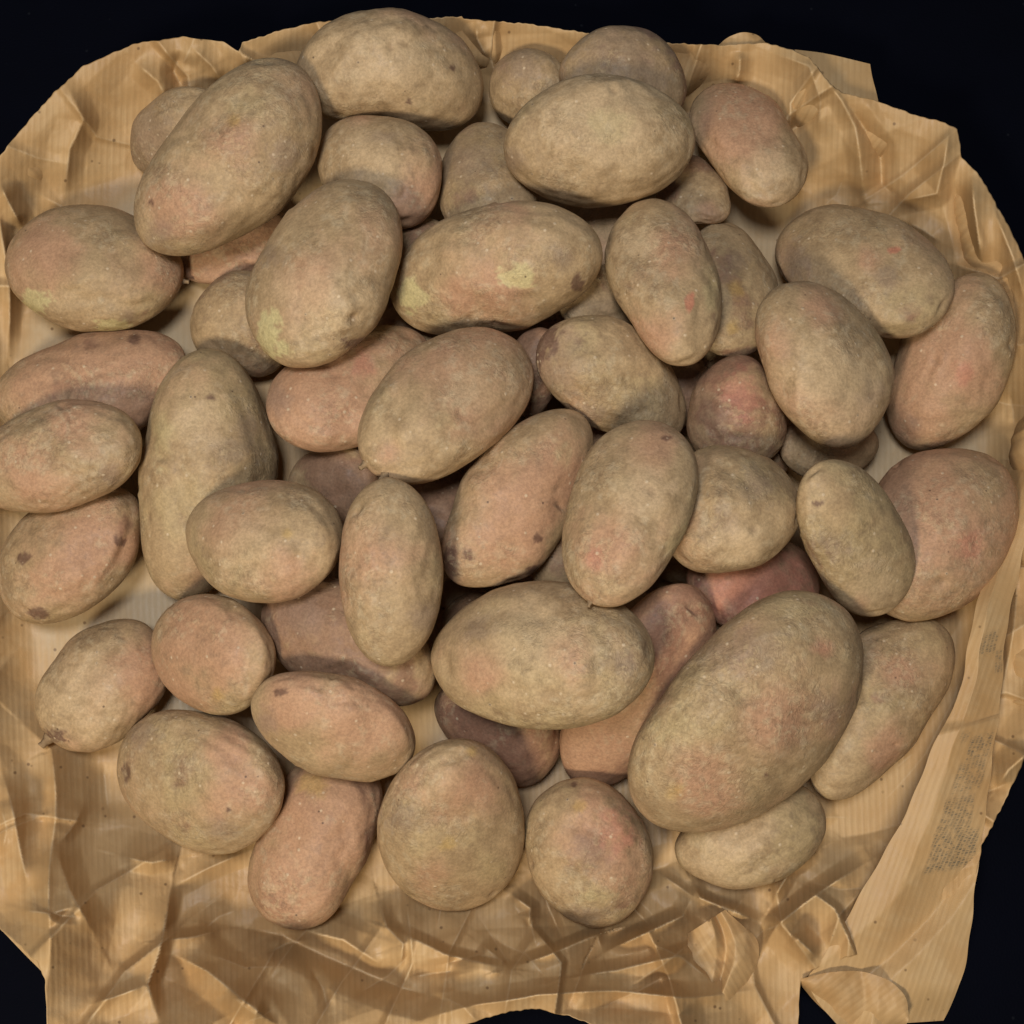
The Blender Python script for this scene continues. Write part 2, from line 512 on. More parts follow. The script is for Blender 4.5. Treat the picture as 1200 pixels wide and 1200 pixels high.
for _i in range(46):                                     # gathers running in from the rim
    _t = -math.pi + (_i + _r.uniform(0, 1)) * math.tau / 46
    _rr = float(lookup(TR, np.array(_t))[0]); _rf = float(lookup(TF, np.array(_t))[0])
    _b = _t + _r.normal(0, 0.05)
    _q = _rf + (_rr - _rf) * _r.uniform(0.05, 0.45)
    _m = _t + _r.normal(0, 0.02)
    FOLDS.append(([(CX + (_rr + 25) * math.cos(_t), CY + (_rr + 25) * math.sin(_t)), (CX + (_rr + _q) / 2 * math.cos(_m), CY + (_rr + _q) / 2 * math.sin(_m)), (CX + _q * math.cos(_b), CY + _q * math.sin(_b))],
                  _r.uniform(.0015, .0048), *_r.permutation([_r.uniform(5, 9), _r.uniform(16, 34)])))


def fold_field(x, y):
    z = np.zeros_like(x); cr = np.zeros_like(x)
    wxx = x + 2.5 * np.sin(y / 31.0)
    wyy = y + 2.5 * np.sin(x / 37.0 + 1)
    for pts, hgt, wl, wr in FOLDS:
        P = np.array(pts, float)
        best = np.full(x.shape, 1e9); sgn = np.zeros_like(x); along = np.zeros_like(x)
        seg = np.linalg.norm(np.diff(P, axis=0), axis=1); tot = seg.sum(); acc = 0
        for i in range(len(P) - 1):
            a, b = P[i], P[i + 1]
            e = b - a; L = seg[i]
            t = np.clip(((wxx - a[0]) * e[0] + (wyy - a[1]) * e[1]) / (L * L), 0, 1)
            dx = wxx - a[0] - t * e[0]; dy = wyy - a[1] - t * e[1]
            d = np.hypot(dx, dy)
            m = d < best
            best[m] = d[m]; sgn[m] = (e[0] * dy - e[1] * dx)[m]; along[m] = ((acc + t * L) / tot)[m]
            acc += L
        w = np.where(sgn < 0, wl, wr) * 1.25
        tent = np.clip(1 - best / w, 0, 1)
        tent = 0.5 * tent + 0.5 * tent ** 1.8
        end = smooth(-0.02, 0.30, along) * smooth(1.02, 0.72, along) * 0.85 + 0.15
        z = z + 1.35 * hgt * tent * end
        cr = np.maximum(cr, np.clip(1 - best / 4.5, 0, 1) * end)
    return z, cr


def paper_z(x, y, folds=True):
    x = np.asarray(x, float); y = np.asarray(y, float)
    th = np.arctan2(y - CY, x - CX); r = np.hypot(x - CX, y - CY)
    rr, hh = lookup(TRS, th)
    rf, _ = lookup(TF, th)
    t = np.clip((r - rf) / np.maximum(rr - rf, 30), -1, 1.3)
    tc = np.clip(t, 0, 1.15)
    prof = 0.55 * tc ** 1.4 + 0.45 * smooth(0, 1, tc)
    z = 0.0035 + hh[..., 0] * prof
    ramp = smooth(-0.35, 0.25, t)
    # pleats that run from the rim towards the floor
    pl = lattice(th * 480, r * 0.45, 60, 5) * 0.0030
    near = 1 + 0.8 * smooth(960, 1080, y)
    cr = lattice(x, y, 96, 3) * 0.0046 + lattice(x, y, 40, 11) * 0.0010 + lattice(x, y, 17, 17) * 0.0003
    z = z + ramp * (pl * smooth(0.0, 0.5, t) + cr * near) + (1 - ramp) * (0.0012 * lattice(x, y, 70, 21))
    c = np.zeros_like(x)
    if folds:
        fz, c = fold_field(x, y)
        z = z + fz * (0.4 + 0.6 * near)
    return np.maximum(z, 0.0015), c, t


PM = paper_material("kraft_paper")
PMP = paper_material("printed_kraft_paper", True)
bag = bpy.data.objects.new("paper_bag", None)
COL.objects.link(bag)
bag.empty_display_size = 0.05
tag(bag, "crumpled brown ribbed kraft paper bag opened flat around the heap of potatoes", "paper bag")

# main sheet
NTH, NR = 2300, 236
th = np.linspace(-math.pi, math.pi, NTH, endpoint=False)
rr, _ = lookup(TR, th)
jag = 0.7 * np.sin(th * 171) * np.sin(th * 53) + 0.4 * np.sin(th * 407 + 1) * np.sin(th * 19)
rr = rr + jag
tt = np.concatenate([[0.0004], np.linspace(0.06, 0.55, 40, endpoint=False), np.linspace(0.55, 1.0, NR - 41)])
RR = tt[None, :] * rr[:, None]
X = CX + RR * np.cos(th)[:, None]; Y = CY + RR * np.sin(th)[:, None]
Z, CRS, TT = paper_z(X, Y)
P = at(X, Y, Z)
# skirt: the outside of the bag drops from the rim to the table
rim = P[:, -1, :]
sk = []
for q, lvl in enumerate(np.linspace(0, 1, 13)[1:]):
    o = rim.copy()
    o[:, 2] = rim[:, 2] * (1 - lvl) + 0.0006 * lvl
    out = o[:, :2] / np.linalg.norm(o[:, :2], axis=1)[:, None]
    o[:, :2] -= out * (0.0012 + 0.010 * math.sin(lvl * math.pi) * (0.5 + 0.5 * np.sin(th * 23 + 2 * np.sin(th * 7))))[:, None] * min(1, lvl * 3)
    sk.append(o[:, None, :])
P = np.concatenate([P] + sk, 1)
NC = P.shape[1]
idx = np.arange(NTH * NC).reshape(NTH, NC); nx = np.roll(idx, -1, 0)
F = np.stack([idx[:, :-1].ravel(), nx[:, :-1].ravel(), nx[:, 1:].ravel(), idx[:, 1:].ravel()], 1)
Vv = P.reshape(-1, 3)
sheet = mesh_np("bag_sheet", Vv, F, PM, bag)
pad = NC - NR
fattr(sheet, "crease", np.pad(CRS, ((0, 0), (0, pad))).ravel())
fattr(sheet, "floor_pale", np.pad(smooth(0.15, -0.15, TT) * smooth(960, 840, Y) * (0.25 + 0.75 * smooth(300, 470, np.hypot(X - CX, Y - CY))) * (1 - smooth(850, 960, X) * smooth(600, 700, Y)), ((0, 0), (0, pad))).ravel())  # paler lining and its lit look in the colour, left out of shaded gaps
FX = np.concatenate([X, np.repeat(X[:, -1:], pad, 1)], 1) * 0.0004          # place on the flat sheet, so the ribs run straight across folds
FY = np.concatenate([Y, np.repeat(Y[:, -1:], pad, 1)], 1) * 0.0004
FY[:, NR:] += np.linspace(0, 0.05, pad)[None]
vattr(sheet, "sheet", np.stack([FX + 0.004 * np.sin(FY * 9), FY, FX * 0], -1).reshape(-1, 3))


def patch(name, left, right, zfun, mat=PM, nu=60, nv=160, label=None, seed=1, printrects=None, lean=0.0):
    """a piece of the sheet that lies over or behind the main sheet: two side outlines joined by a grid"""
    def resample(pl, n):
        pl = np.array(pl, float)
        for _ in range(2):                                            # round the corners a little
            q = np.empty((2 * len(pl) - 2, 2)); q[0::2] = pl[:-1] * .8 + pl[1:] * .2; q[1::2] = pl[:-1] * .2 + pl[1:] * .8
            pl = np.concatenate([pl[:1], q, pl[-1:]])
        d = np.concatenate([[0], np.cumsum(np.linalg.norm(np.diff(pl, axis=0), axis=1))])
        s = np.linspace(0, d[-1], n)
        return np.stack([np.interp(s, d, pl[:, 0]), np.interp(s, d, pl[:, 1])], 1)
    A, B = resample(left, nv), resample(right, nv)
    u = np.linspace(0, 1, nu)
    G = A[None] * (1 - u)[:, None, None] + B[None] * u[:, None, None]
    v = np.linspace(0, 1, nv)
    x, y = G[..., 0], G[..., 1]
    U, Vg = np.meshgrid(u, v, indexing='ij')
    ed = 1.6 * np.sin(y / 13.0 + seed) * np.sin(y / 29.0)
    x = x + ed
    z = zfun(x, y, U, Vg)
    p = at(x, y, z)
    idx = np.arange(nu * nv).reshape(nu, nv)
    f = np.stack([idx[:-1, :-1].ravel(), idx[:-1, 1:].ravel(), idx[1:, 1:].ravel(), idx[1:, :-1].ravel()], 1)
    o = mesh_np(name, p.reshape(-1, 3), f, mat, bag)
    W_ = (np.linalg.norm(A - B, axis=1) * 0.0004)[None, :]; L_ = np.linalg.norm(np.diff((A + B) / 2, axis=0), axis=1).sum() * 0.0004
    cl, sl = math.cos(lean) * 0.0004, math.sin(lean) * 0.0004     # direction of the ribs on this piece
    vattr(o, "sheet", np.stack([x * cl + y * sl + seed * 0.3, -x * sl + y * cl, U * 0], -1).reshape(-1, 3))
    fattr(o, "crease", np.zeros(nu * nv)); fattr(o, "floor_pale", np.zeros(nu * nv))
    if printrects is not None:
        m = np.zeros_like(x)
        for (u0, u1, v0, v1, s) in printrects:
            m = np.maximum(m, s * smooth(u0, u0 + .03, U) * smooth(u1, u1 - .03, U) * smooth(v0, v0 + .012, Vg) * smooth(v1, v1 - .012, Vg))
        fattr(o, "print", m.ravel())
        vattr(o, "printuv", np.stack([U * W_, Vg * L_, U * 0], -1).reshape(-1, 3))
    if label: o["label"] = label
    return o


def pz(x, y):
    return paper_z(x, y, True)[0]


# long folded-over side of the bag with the worn print
def z_strip(x, y, U, V):
    base = 0.024 + 0.024 * smooth(1.0, 0.15, V) + 0.006 * np.clip(1 - np.abs(U - 0.35) / 0.65, 0, 1)
    d = (U - 0.95) * (0.97 - 0.70) - (V - 0.70) * (0.20 - 0.95)          # long crease running across to the near corner
    base = base - 0.007 * np.clip(1 - np.abs(d) / np.where(d > 0, 0.05, 0.12), 0, 1) * smooth(.66, .76, V)
    base = base + 0.003 * np.clip(1 - np.abs(V - 0.455 - 0.02 * U) / np.where(V > 0.455, 0.10, 0.02), 0, 1)
    base = base + lattice(x, y, 70, 31) * 0.0012 + lattice(x, y, 24, 37) * 0.0003 - 0.012 * smooth(.92, 1.0, V) * U
    w = smooth(.0, .30, V)
    return (paper_z(x, y, False)[0] + 0.0015 + 0.004 * np.sin(U * math.pi)) * (1 - w) + base * w


patch("printed_side_fold",
      [(1180, 540), (1163, 640), (1143, 713), (1124, 817), (1101, 857), (1068, 940), (1021, 1027), (990, 1080), (958, 1130), (944, 1146), (960, 1178), (985, 1204)],
      [(1222, 540), (1200, 640), (1180, 733), (1170, 840), (1164, 883), (1160, 920), (1154, 953), (1148, 1000), (1143, 1047), (1136, 1100), (1126, 1155), (1106, 1196)],
      z_strip, PMP, 70, 220, "long folded side of the bag with faint worn grey print", 3,
      [(.40, .58, .46, .49, .55), (.60, .98, .475, .53, .95), (.50, .92, .52, .585, .72), (.46, .86, .58, .66, .8), (.48, .98, .645, .725, .95), (.35, .8, .29, .34, .8), (.78, .99, .33, .38, .8)], lean=0.33)


patch("curled_lip", [(940, 1147), (972, 1139), (1010, 1137), (1044, 1148), (1062, 1168), (1066, 1194)], [(940, 1156), (952, 1172), (972, 1190), (1000, 1202), (1030, 1208), (1060, 1204)],
      lambda x, y, U, V: 0.0266 + 0.002 * U - 0.012 * U ** 2.5 + 0.004 * np.sin(V * math.pi) - 0.003 * np.clip(1 - np.abs(V - .45 - .2 * U) / .12, 0, 1) + lattice(x, y, 30, 41) * 0.0022 + lattice(x, y, 13, 42) * 0.0006, PM, 50, 60, "curled pale lip at the torn edge of the bag", 5, lean=0.9)

patch("folded_flap", [(806, 1094), (807, 1120), (811, 1150), (824, 1184)], [(851, 1066), (868, 1082), (888, 1100), (892, 1118), (882, 1144), (868, 1170)],
      lambda x, y, U, V: pz(x, y) * 0.25 + 0.026 + 0.009 * np.sin(U * math.pi) - 0.010 * V - 0.006 * np.clip(1 - np.abs(U + 0.5 * V - 0.75) / 0.14, 0, 1) + lattice(x, y, 34, 47) * 0.0026 + lattice(x, y, 15, 48) * 0.0007, PM, 60, 70, "small folded triangular flap", 7, lean=-0.5)

patch("torn_corner", [(930, 58), (965, 62), (1019, 75)], [(950, 112), (985, 122), (1029, 122)],
      lambda x, y, U, V: 0.037 + 0.004 * U + lattice(x, y, 30, 51) * 0.0010, PM, 50, 60, "torn square corner standing behind the rim", 9)
patch("rim_tuck", [(838, 56), (850, 44), (868, 37), (886, 40), (898, 52)], [(840, 66), (852, 64), (868, 62), (886, 62), (898, 66)],
      lambda x, y, U, V: 0.033 + 0.006 * np.sin(V * math.pi) + lattice(x, y, 14, 53) * 0.0012, PM, 24, 40, "small dark tuck of paper behind the rim", 11)
patch("under_layer", [(-70, 1000), (-20, 1060), (0, 1089), (40, 1128), (60, 1152)], [(-30, 960), (30, 1000), (60, 1040), (85, 1080), (100, 1120)],
      lambda x, y, U, V: 0.012 + 0.008 * U + lattice(x, y, 30, 57) * 0.0015, PM, 40, 90, "outer paper layer behind the near fold", 13)

# ------------------------------------------------------------------ potatoes
# outline seen from above, skin (pink, olive, brown, flake), marks (kind, x, y, radius[, stretch x, stretch y]), label
POTS = []


def pot(key, pts, skin, marks, label):
    POTS.append((key, pts, skin, marks, label))


# --- bottom layer buried under the others, added to deepen and darken the gaps
_b = np.random.default_rng(77)
for _x, _y in [(425, 290), (578, 292), (728, 285), (500, 408), (652, 405), (800, 392), (428, 522), (578, 520), (728, 518), (872, 520), (500, 632), (650, 634), (800, 630), (578, 748), (728, 745), (860, 742), (415, 748)]:
    _t = np.linspace(0, math.tau, 12, endpoint=False); _a = _b.uniform(-.5, .5); _ra, _rb = _b.uniform(64, 72), _b.uniform(50, 56)
    pot("B", [(_x + _ra * math.cos(q) * math.cos(_a) - _rb * math.sin(q) * math.sin(_a), _y + _ra * math.cos(q) * math.sin(_a) + _rb * math.sin(q) * math.cos(_a)) for q in _t],
        (.55, .2, .55, .3), [], "dim brownish potato in the added bottom layer, buried under the others")
# --- low ones, mostly covered
pot("A54", [(655, 355), (670, 325), (705, 310), (740, 320), (755, 350), (745, 380), (700, 388), (665, 380)], (.3, .1, .3, .3), [],
    "grey potato buried under the oval with the red scratch, only a sliver showing")
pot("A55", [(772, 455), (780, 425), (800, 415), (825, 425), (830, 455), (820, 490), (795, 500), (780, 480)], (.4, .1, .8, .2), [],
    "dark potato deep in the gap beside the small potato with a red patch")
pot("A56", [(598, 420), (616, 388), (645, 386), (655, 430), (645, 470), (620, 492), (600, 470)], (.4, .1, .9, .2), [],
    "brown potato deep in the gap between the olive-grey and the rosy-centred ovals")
pot("A57", [(622, 665), (632, 640), (660, 628), (690, 640), (700, 668), (685, 695), (655, 702), (630, 690)], (.7, .1, .7, .2), [],
    "reddish potato sliver showing between three large ovals above it")
pot("A58", [(462, 290), (475, 265), (500, 255), (525, 270), (530, 295), (510, 318), (480, 315)], (.4, .1, .6, .2), [],
    "brown potato sliver beneath the oval with two peeled yellow spots")
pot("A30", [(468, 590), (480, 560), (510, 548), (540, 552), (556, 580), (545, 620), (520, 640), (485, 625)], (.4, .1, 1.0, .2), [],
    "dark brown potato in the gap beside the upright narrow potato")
pot("A10", [(152, 168), (157, 142), (180, 118), (220, 101), (255, 112), (265, 150), (243, 188), (200, 208), (165, 201)], (.0, .1, .25, .4), [("violet", 175, 160, 40)],
    "small grey-violet potato tucked behind the big one leaning against the paper wall")
pot("A12", [(211, 305), (218, 328), (255, 332), (290, 322), (330, 300), (345, 265), (320, 245), (270, 248), (225, 275)], (.9, .1, .3, .3), [("pink", 240, 315, 40), ("pink", 290, 300, 40)],
    "pinkish potato showing a narrow strip under the big tapered grey one")
pot("A17", [(812, 280), (835, 261), (865, 264), (890, 295), (911, 332), (912, 375), (892, 408), (850, 419), (822, 405), (805, 340)], (.2, .6, .45, .5), [("amber", 862, 340, 9), ("violet", 865, 310, 14), ("amber", 858, 385, 8)],
    "olive-brown potato with yellow stains half covered by the oval with the red scratch")
pot("A6", [(812, 182), (838, 200), (855, 234), (852, 258), (826, 262), (795, 258), (772, 238), (770, 210), (788, 188)], (.5, .0, .5, .3), [("pink", 830, 245, 18)],
    "small brown-pink potato under the cream oval next to the rosy one by the paper")
pot("A36", [(913, 532), (920, 505), (955, 485), (1000, 488), (1028, 510), (1026, 535), (1005, 552), (970, 562), (935, 555)], (.6, .3, .3, .3), [],
    "small tan-pink potato mostly hidden under the oval with a cream belly")
pot("A47", [(508, 825), (530, 798), (590, 795), (640, 815), (658, 852), (653, 892), (635, 914), (608, 923), (572, 908), (530, 872)], (1.0, .0, .75, .3), [("pink", 600, 870, 45)],
    "dim reddish potato under the broad olive oval, beside the long narrow reddish one")
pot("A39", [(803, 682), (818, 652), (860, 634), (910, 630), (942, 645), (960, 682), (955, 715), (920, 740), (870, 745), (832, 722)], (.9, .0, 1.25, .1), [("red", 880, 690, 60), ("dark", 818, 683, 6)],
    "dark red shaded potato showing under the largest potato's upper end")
pot("A29", [(337, 562), (353, 537), (383, 524), (418, 523), (441, 545), (447, 580), (430, 612), (400, 620), (362, 603), (342, 585)], (.5, .1, .8, .4), [],
    "small brown potato half covered by the tan oval and the upright narrow one")
pot("A42", [(306, 712), (328, 688), (370, 677), (420, 685), (472, 718), (505, 762), (510, 795), (500, 818), (475, 830), (445, 822), (400, 802), (340, 788), (314, 752)], (.65, .1, .85, .4), [("violet", 350, 720, 25)],
    "brown potato lying beneath the upright narrow potato, its lower edge free")
pot("A14", [(224, 396), (225, 367), (243, 337), (275, 317), (312, 325), (336, 370), (338, 415), (324, 435), (302, 442), (268, 432), (236, 416)], (.35, .1, .35, .3), [],
    "grey-tan potato partly under the oval with the peeled green end")
pot("A48", [(758, 695), (796, 685), (830, 702), (843, 731), (832, 766), (802, 822), (770, 872), (737, 912), (702, 923), (668, 913), (655, 886), (660, 845), (688, 798), (722, 740)], (1.0, .0, .62, .3), [("pink", 790, 740, 40), ("pink", 700, 880, 40)],
    "long narrow reddish potato lying under the largest one and the broad olive oval")
pot("A53", [(791, 980), (791, 997), (806, 1021), (836, 1037), (870, 1041), (907, 1033), (945, 1010), (966, 980), (967, 952), (955, 930), (930, 918), (880, 930), (820, 955)], (.2, .75, .0, .3), [("cream", 860, 1000, 40)],
    "smooth olive-tan potato on the paper beneath the largest one's lower end")
pot("A52", [(1012, 738), (1050, 727), (1099, 730), (1116, 745), (1119, 769), (1114, 799), (1088, 841), (1061, 881), (1020, 919), (975, 938), (950, 930), (952, 890), (985, 810)], (.25, .6, .25, .4), [("pink", 1030, 880, 30), ("pink", 1060, 790, 22)],
    "olive-pink potato between the largest one and the printed fold of the bag")
pot("A38", [(1022, 580), (1050, 542), (1087, 529), (1125, 525), (1162, 536), (1188, 561), (1194, 592), (1185, 637), (1166, 676), (1136, 706), (1099, 724), (1069, 727), (1035, 720), (1016, 680), (1010, 625)], (.75, .1, .05, .4), [("pink", 1110, 615, 70), ("red", 1135, 640, 16)],
    "big round pink potato against the side of the bag")
pot("A20", [(1095, 350), (1122, 322), (1155, 321), (1180, 343), (1191, 375), (1188, 418), (1174, 461), (1144, 499), (1106, 521), (1072, 527), (1048, 516), (1041, 480), (1052, 415)], (.5, .35, .15, .4), [("pink", 1125, 440, 45), ("red", 1128, 437, 11), ("pink", 1085, 485, 35), ("violet", 1072, 495, 9)],
    "upright pink-centred potato against the bag wall, crossed by a long tan one")
pot("A5", [(806, 130), (825, 105), (859, 97), (892, 108), (926, 149), (947, 199), (938, 225), (911, 242), (881, 240), (857, 221), (836, 193), (814, 162)], (.5, .1, .05, .2), [("pink", 860, 140, 50), ("cream", 905, 195, 25)],
    "smooth rosy potato lying on the far paper wall beside the cream oval")
pot("A1", [(349, 66), (380, 31), (430, 12), (480, 14), (530, 38), (560, 75), (569, 103), (551, 139), (512, 157), (470, 142), (425, 137), (378, 141), (350, 108)], (.1, .15, .0, .2), [("dark", 530, 80, 3.5), ("dark", 479, 119, 3), ("cream", 450, 85, 60)],
    "large smooth grey-tan potato at the far rim with tiny dark pinholes")
pot("A2", [(573, 105), (580, 78), (612, 57), (648, 66), (668, 95), (660, 130), (630, 150), (596, 144), (578, 127)], (.05, .1, .25, .3), [("violet", 610, 75, 25)],
    "smallest round grey-brown potato by the far rim")
pot("A3", [(654, 92), (668, 58), (700, 35), (735, 30), (772, 42), (797, 75), (805, 112), (790, 138), (735, 148), (680, 130)], (.1, .0, .3, .3), [("violet", 730, 65, 55)],
    "grey-violet potato standing behind the cream oval at the far rim")
pot("A7", [(562, 143), (538, 155), (521, 184), (516, 221), (521, 258), (550, 275), (592, 270), (628, 240), (625, 190), (600, 155)], (.1, .15, .2, .4), [("violet", 550, 190, 35)],
    "grey-violet potato wedged between the cream oval and the one with peeled yellow spots")
pot("A8", [(372, 180), (392, 143), (431, 136), (466, 139), (499, 154), (516, 182), (514, 226), (500, 258), (480, 266), (430, 260), (385, 230)], (.45, .15, .2, .3), [("pink", 485, 240, 28), ("violet", 447, 160, 10, 1.8, .7), ("cream", 430, 180, 30)],
    "tan potato with a pink end and brown scar behind the green-peeled oval")
pot("A26", [(310, 470), (318, 446), (340, 427), (385, 408), (440, 384), (480, 382), (502, 400), (502, 440), (472, 490), (420, 523), (382, 529), (350, 526), (322, 503)], (.7, .1, .1, .3), [("red", 425, 425, 14), ("pink", 370, 475, 60), ("violet", 325, 470, 18)],
    "pale pink potato with a raspberry stain between two stacked ovals")
pot("A35", [(806, 493), (813, 457), (832, 430), (862, 416), (887, 421), (906, 450), (921, 487), (916, 525), (885, 546), (835, 542), (808, 520)], (.6, .1, .7, .4), [("red", 868, 468, 24, .8, 1.2)],
    "small brown potato with a bright red patch")
pot("A21", [(-10, 468), (0, 442), (30, 420), (75, 401), (131, 389), (180, 388), (212, 402), (218, 430), (198, 468), (165, 502), (100, 517), (40, 510), (0, 495)], (.75, .2, .25, .4), [("pink", 120, 440, 60), ("pink", 50, 450, 45), ("dark", 158, 397, 8)],
    "long pinkish potato half hidden by a tan oval lying across it")
pot("A25", [(-2, 660), (11, 626), (34, 602), (80, 580), (118, 568), (150, 569), (162, 592), (166, 622), (161, 650), (142, 682), (109, 710), (67, 729), (30, 729), (10, 716), (-1, 692)], (.6, .3, .2, .5), [("pink", 95, 650, 40), ("dark", 47, 718, 9, 1.3, .8), ("dark", 28, 655, 8), ("dark", 140, 635, 7)],
    "pink-streaked potato with dark scabs below a tan oval, touching the bare paper floor")
pot("A11", [(5, 319), (10, 289), (30, 262), (64, 244), (101, 240), (142, 247), (180, 268), (216, 307), (211, 337), (191, 364), (161, 381), (124, 389), (82, 385), (45, 369), (18, 345)], (.35, .35, .15, .3), [("pink", 60, 300, 45), ("pink", 195, 320, 25), ("pale", 130, 383, 12, 1.8, .7), ("violet", 150, 375, 9), ("pale", 40, 355, 16), ("stub", 214, 330, 4)],
    "broad tan oval on bare paper below the big tapered one, with a tiny stub")
pot("A18", [(908, 302), (915, 274), (937, 251), (967, 240), (1012, 245), (1061, 262), (1095, 288), (1117, 322), (1117, 352), (1099, 379), (1069, 394), (1039, 397), (1000, 385), (945, 350), (915, 325)], (.25, .55, .15, .5), [("scratch", 1048, 293, 6, 1.3, .7), ("pink", 1018, 307, 14), ("violet", 1040, 325, 14), ("violet", 930, 300, 20)],
    "long olive-tan potato with a small red nick near the folded far paper wall")
pot("A40", [(41, 825), (46, 800), (67, 770), (90, 743), (124, 729), (160, 725), (186, 748), (198, 790), (194, 812), (172, 836), (142, 866), (105, 882), (74, 877), (54, 862), (42, 842)], (.4, .1, .0, .2), [("pink", 175, 790, 28), ("cream", 95, 810, 45), ("dark", 60, 862, 13, 1.2, .7), ("stub", 58, 866, 6)],
    "smooth creamy potato with a dry stem stub at its end on the paper")
pot("A45", [(311, 967), (330, 925), (345, 895), (380, 884), (420, 890), (448, 912), (444, 955), (435, 994), (414, 1031), (394, 1068), (362, 1089), (330, 1087), (301, 1066), (290, 1035), (293, 1005)], (.8, .15, .35, .2), [("pink", 375, 960, 80), ("amber", 365, 920, 14), ("pink", 350, 1040, 40)],
    "plain salmon-pink potato leaning down onto the near paper")
pot("A28", [(626, 412), (640, 388), (667, 374), (703, 369), (735, 379), (766, 405), (791, 439), (803, 472), (801, 502), (780, 518), (725, 508), (672, 485), (640, 452)], (.15, .35, .1, .4), [("dark", 636, 395, 20, 1, 1.5), ("violet", 640, 425, 40, .9, 1.4), ("violet", 690, 485, 18, 1.4, .6)],  # dark and violet marks paint the shade thrown by the rosy-centred oval
    "olive-grey oval with a shaded reddish-brown end beside the rosy-centred oval")
pot("A34", [(790, 570), (815, 528), (862, 524), (900, 537), (926, 561), (939, 589), (934, 619), (911, 649), (874, 667), (832, 670), (798, 664), (780, 625)], (.15, .45, .1, .7), [("violet", 890, 570, 20), ("violet", 850, 612, 16), ("cream", 860, 640, 30)],
    "squat scurfy tan-grey potato beside the pink-blotched upright oval")
pot("A22", [(199, 431), (225, 412), (254, 409), (281, 423), (300, 457), (318, 502), (327, 538), (322, 570), (305, 610), (280, 655), (245, 692), (221, 701), (197, 704), (177, 678), (167, 632), (163, 585), (165, 544), (175, 499), (184, 457)], (.1, .85, .1, .5), [("violet", 290, 500, 16), ("violet", 275, 528, 24, 1.3, .7), ("moss", 190, 520, 18, .6, 1.6), ("dark", 246, 466, 5, 1.5, .6), ("cream", 235, 500, 30)],
    "long greenish pear-shaped potato, the longest upright one in the heap")
pot("A23", [(-12, 510), (12, 493), (40, 479), (75, 469), (112, 470), (150, 487), (168, 514), (165, 540), (139, 570), (94, 590), (37, 599), (0, 597), (-26, 578), (-34, 545)], (.4, .45, .05, .5), [("pink", 30, 540, 35), ("pink", 80, 500, 25), ("violet", 130, 560, 14)],
    "tan oval lying across the long pinkish potato and the dark-scabbed one")
pot("A9", [(319, 67), (345, 73), (369, 101), (378, 139), (371, 180), (352, 217), (319, 255), (277, 279), (232, 296), (199, 301), (170, 288), (158, 259), (159, 225), (172, 195), (199, 160), (229, 120), (265, 85)], (.3, .25, .12, .65), [("pink", 212, 245, 34), ("pink", 268, 150, 22), ("violet", 190, 275, 15), ("violet", 335, 180, 20), ("amber", 275, 143, 8), ("dark", 178, 237, 3)],
    "big tapered grey-tan potato with a scabby middle, leaning near the paper wall")
pot("A4", [(591, 184), (598, 143), (637, 107), (694, 87), (750, 96), (791, 117), (815, 160), (807, 195), (776, 221), (731, 239), (694, 243), (637, 230), (600, 205)], (.0, .35, .0, .5), [("cream", 705, 150, 75), ("violet", 600, 190, 16), ("moss", 715, 145, 20)],
    "large pale cream-tan oval lying on top at the far side")
pot("A15", [(458, 341), (464, 311), (487, 281), (525, 255), (570, 242), (622, 236), (667, 246), (697, 271), (708, 300), (698, 330), (675, 350), (637, 375), (600, 388), (551, 388), (506, 394), (475, 376)], (.4, .2, .1, .5), [("pale", 483, 344, 17), ("pale", 602, 325, 16, 1.3, .8), ("dark", 676, 332, 8, .8, 1.2), ("pink", 580, 336, 26), ("pink", 540, 352, 22), ("violet", 660, 300, 14)],
    "large oval with two peeled yellow spots and a dark bruise")
pot("A13", [(416, 209), (450, 223), (469, 252), (472, 289), (461, 330), (446, 372), (414, 408), (375, 428), (348, 432), (325, 425), (300, 397), (287, 364), (290, 334), (307, 296), (330, 259), (365, 225)], (.35, .3, .1, .5), [("pale", 317, 392, 17, .8, 1.7), ("pale", 330, 408, 10), ("dark", 415, 402, 12, 1.8, .6), ("cream", 375, 350, 45), ("pink", 370, 330, 25), ("violet", 320, 300, 12)],
    "large oval with a peeled pale-green patch at its end")
pot("A16", [(709, 296), (715, 270), (735, 245), (765, 232), (795, 241), (818, 268), (832, 297), (843, 330), (846, 364), (834, 404), (815, 428), (787, 429), (764, 411), (735, 368), (713, 330)], (.35, .2, .0, .3), [("scratch", 809, 354, 8, .7, 1.5), ("pink", 780, 300, 35), ("pink", 770, 390, 30), ("moss", 834, 345, 14, .7, 1.4), ("cream", 745, 285, 25)],
    "oval with a small bright coral-red scratch on its side")
pot("A19", [(884, 386), (889, 356), (911, 336), (945, 329), (979, 341), (1012, 371), (1039, 409), (1049, 441), (1040, 476), (1021, 507), (994, 527), (960, 520), (923, 488), (900, 443), (888, 407)], (.35, .3, .05, .3), [("cream", 985, 450, 55), ("pink", 915, 405, 28), ("pink", 965, 365, 25), ("violet", 1020, 460, 16)],
    "smooth oval with a cream belly and pink flank resting across its neighbours")
pot("A37", [(934, 585), (941, 555), (964, 539), (994, 541), (1024, 562), (1050, 600), (1069, 637), (1072, 671), (1058, 703), (1035, 720), (1009, 723), (982, 706), (960, 672), (944, 641)], (.1, .65, .15, .4), [("cream", 1025, 680, 30), ("pink", 1010, 705, 14), ("violet", 975, 640, 16), ("dark", 958, 590, 4, 1.5, .7)],
    "olive-tan potato leaning against the big round pink one")
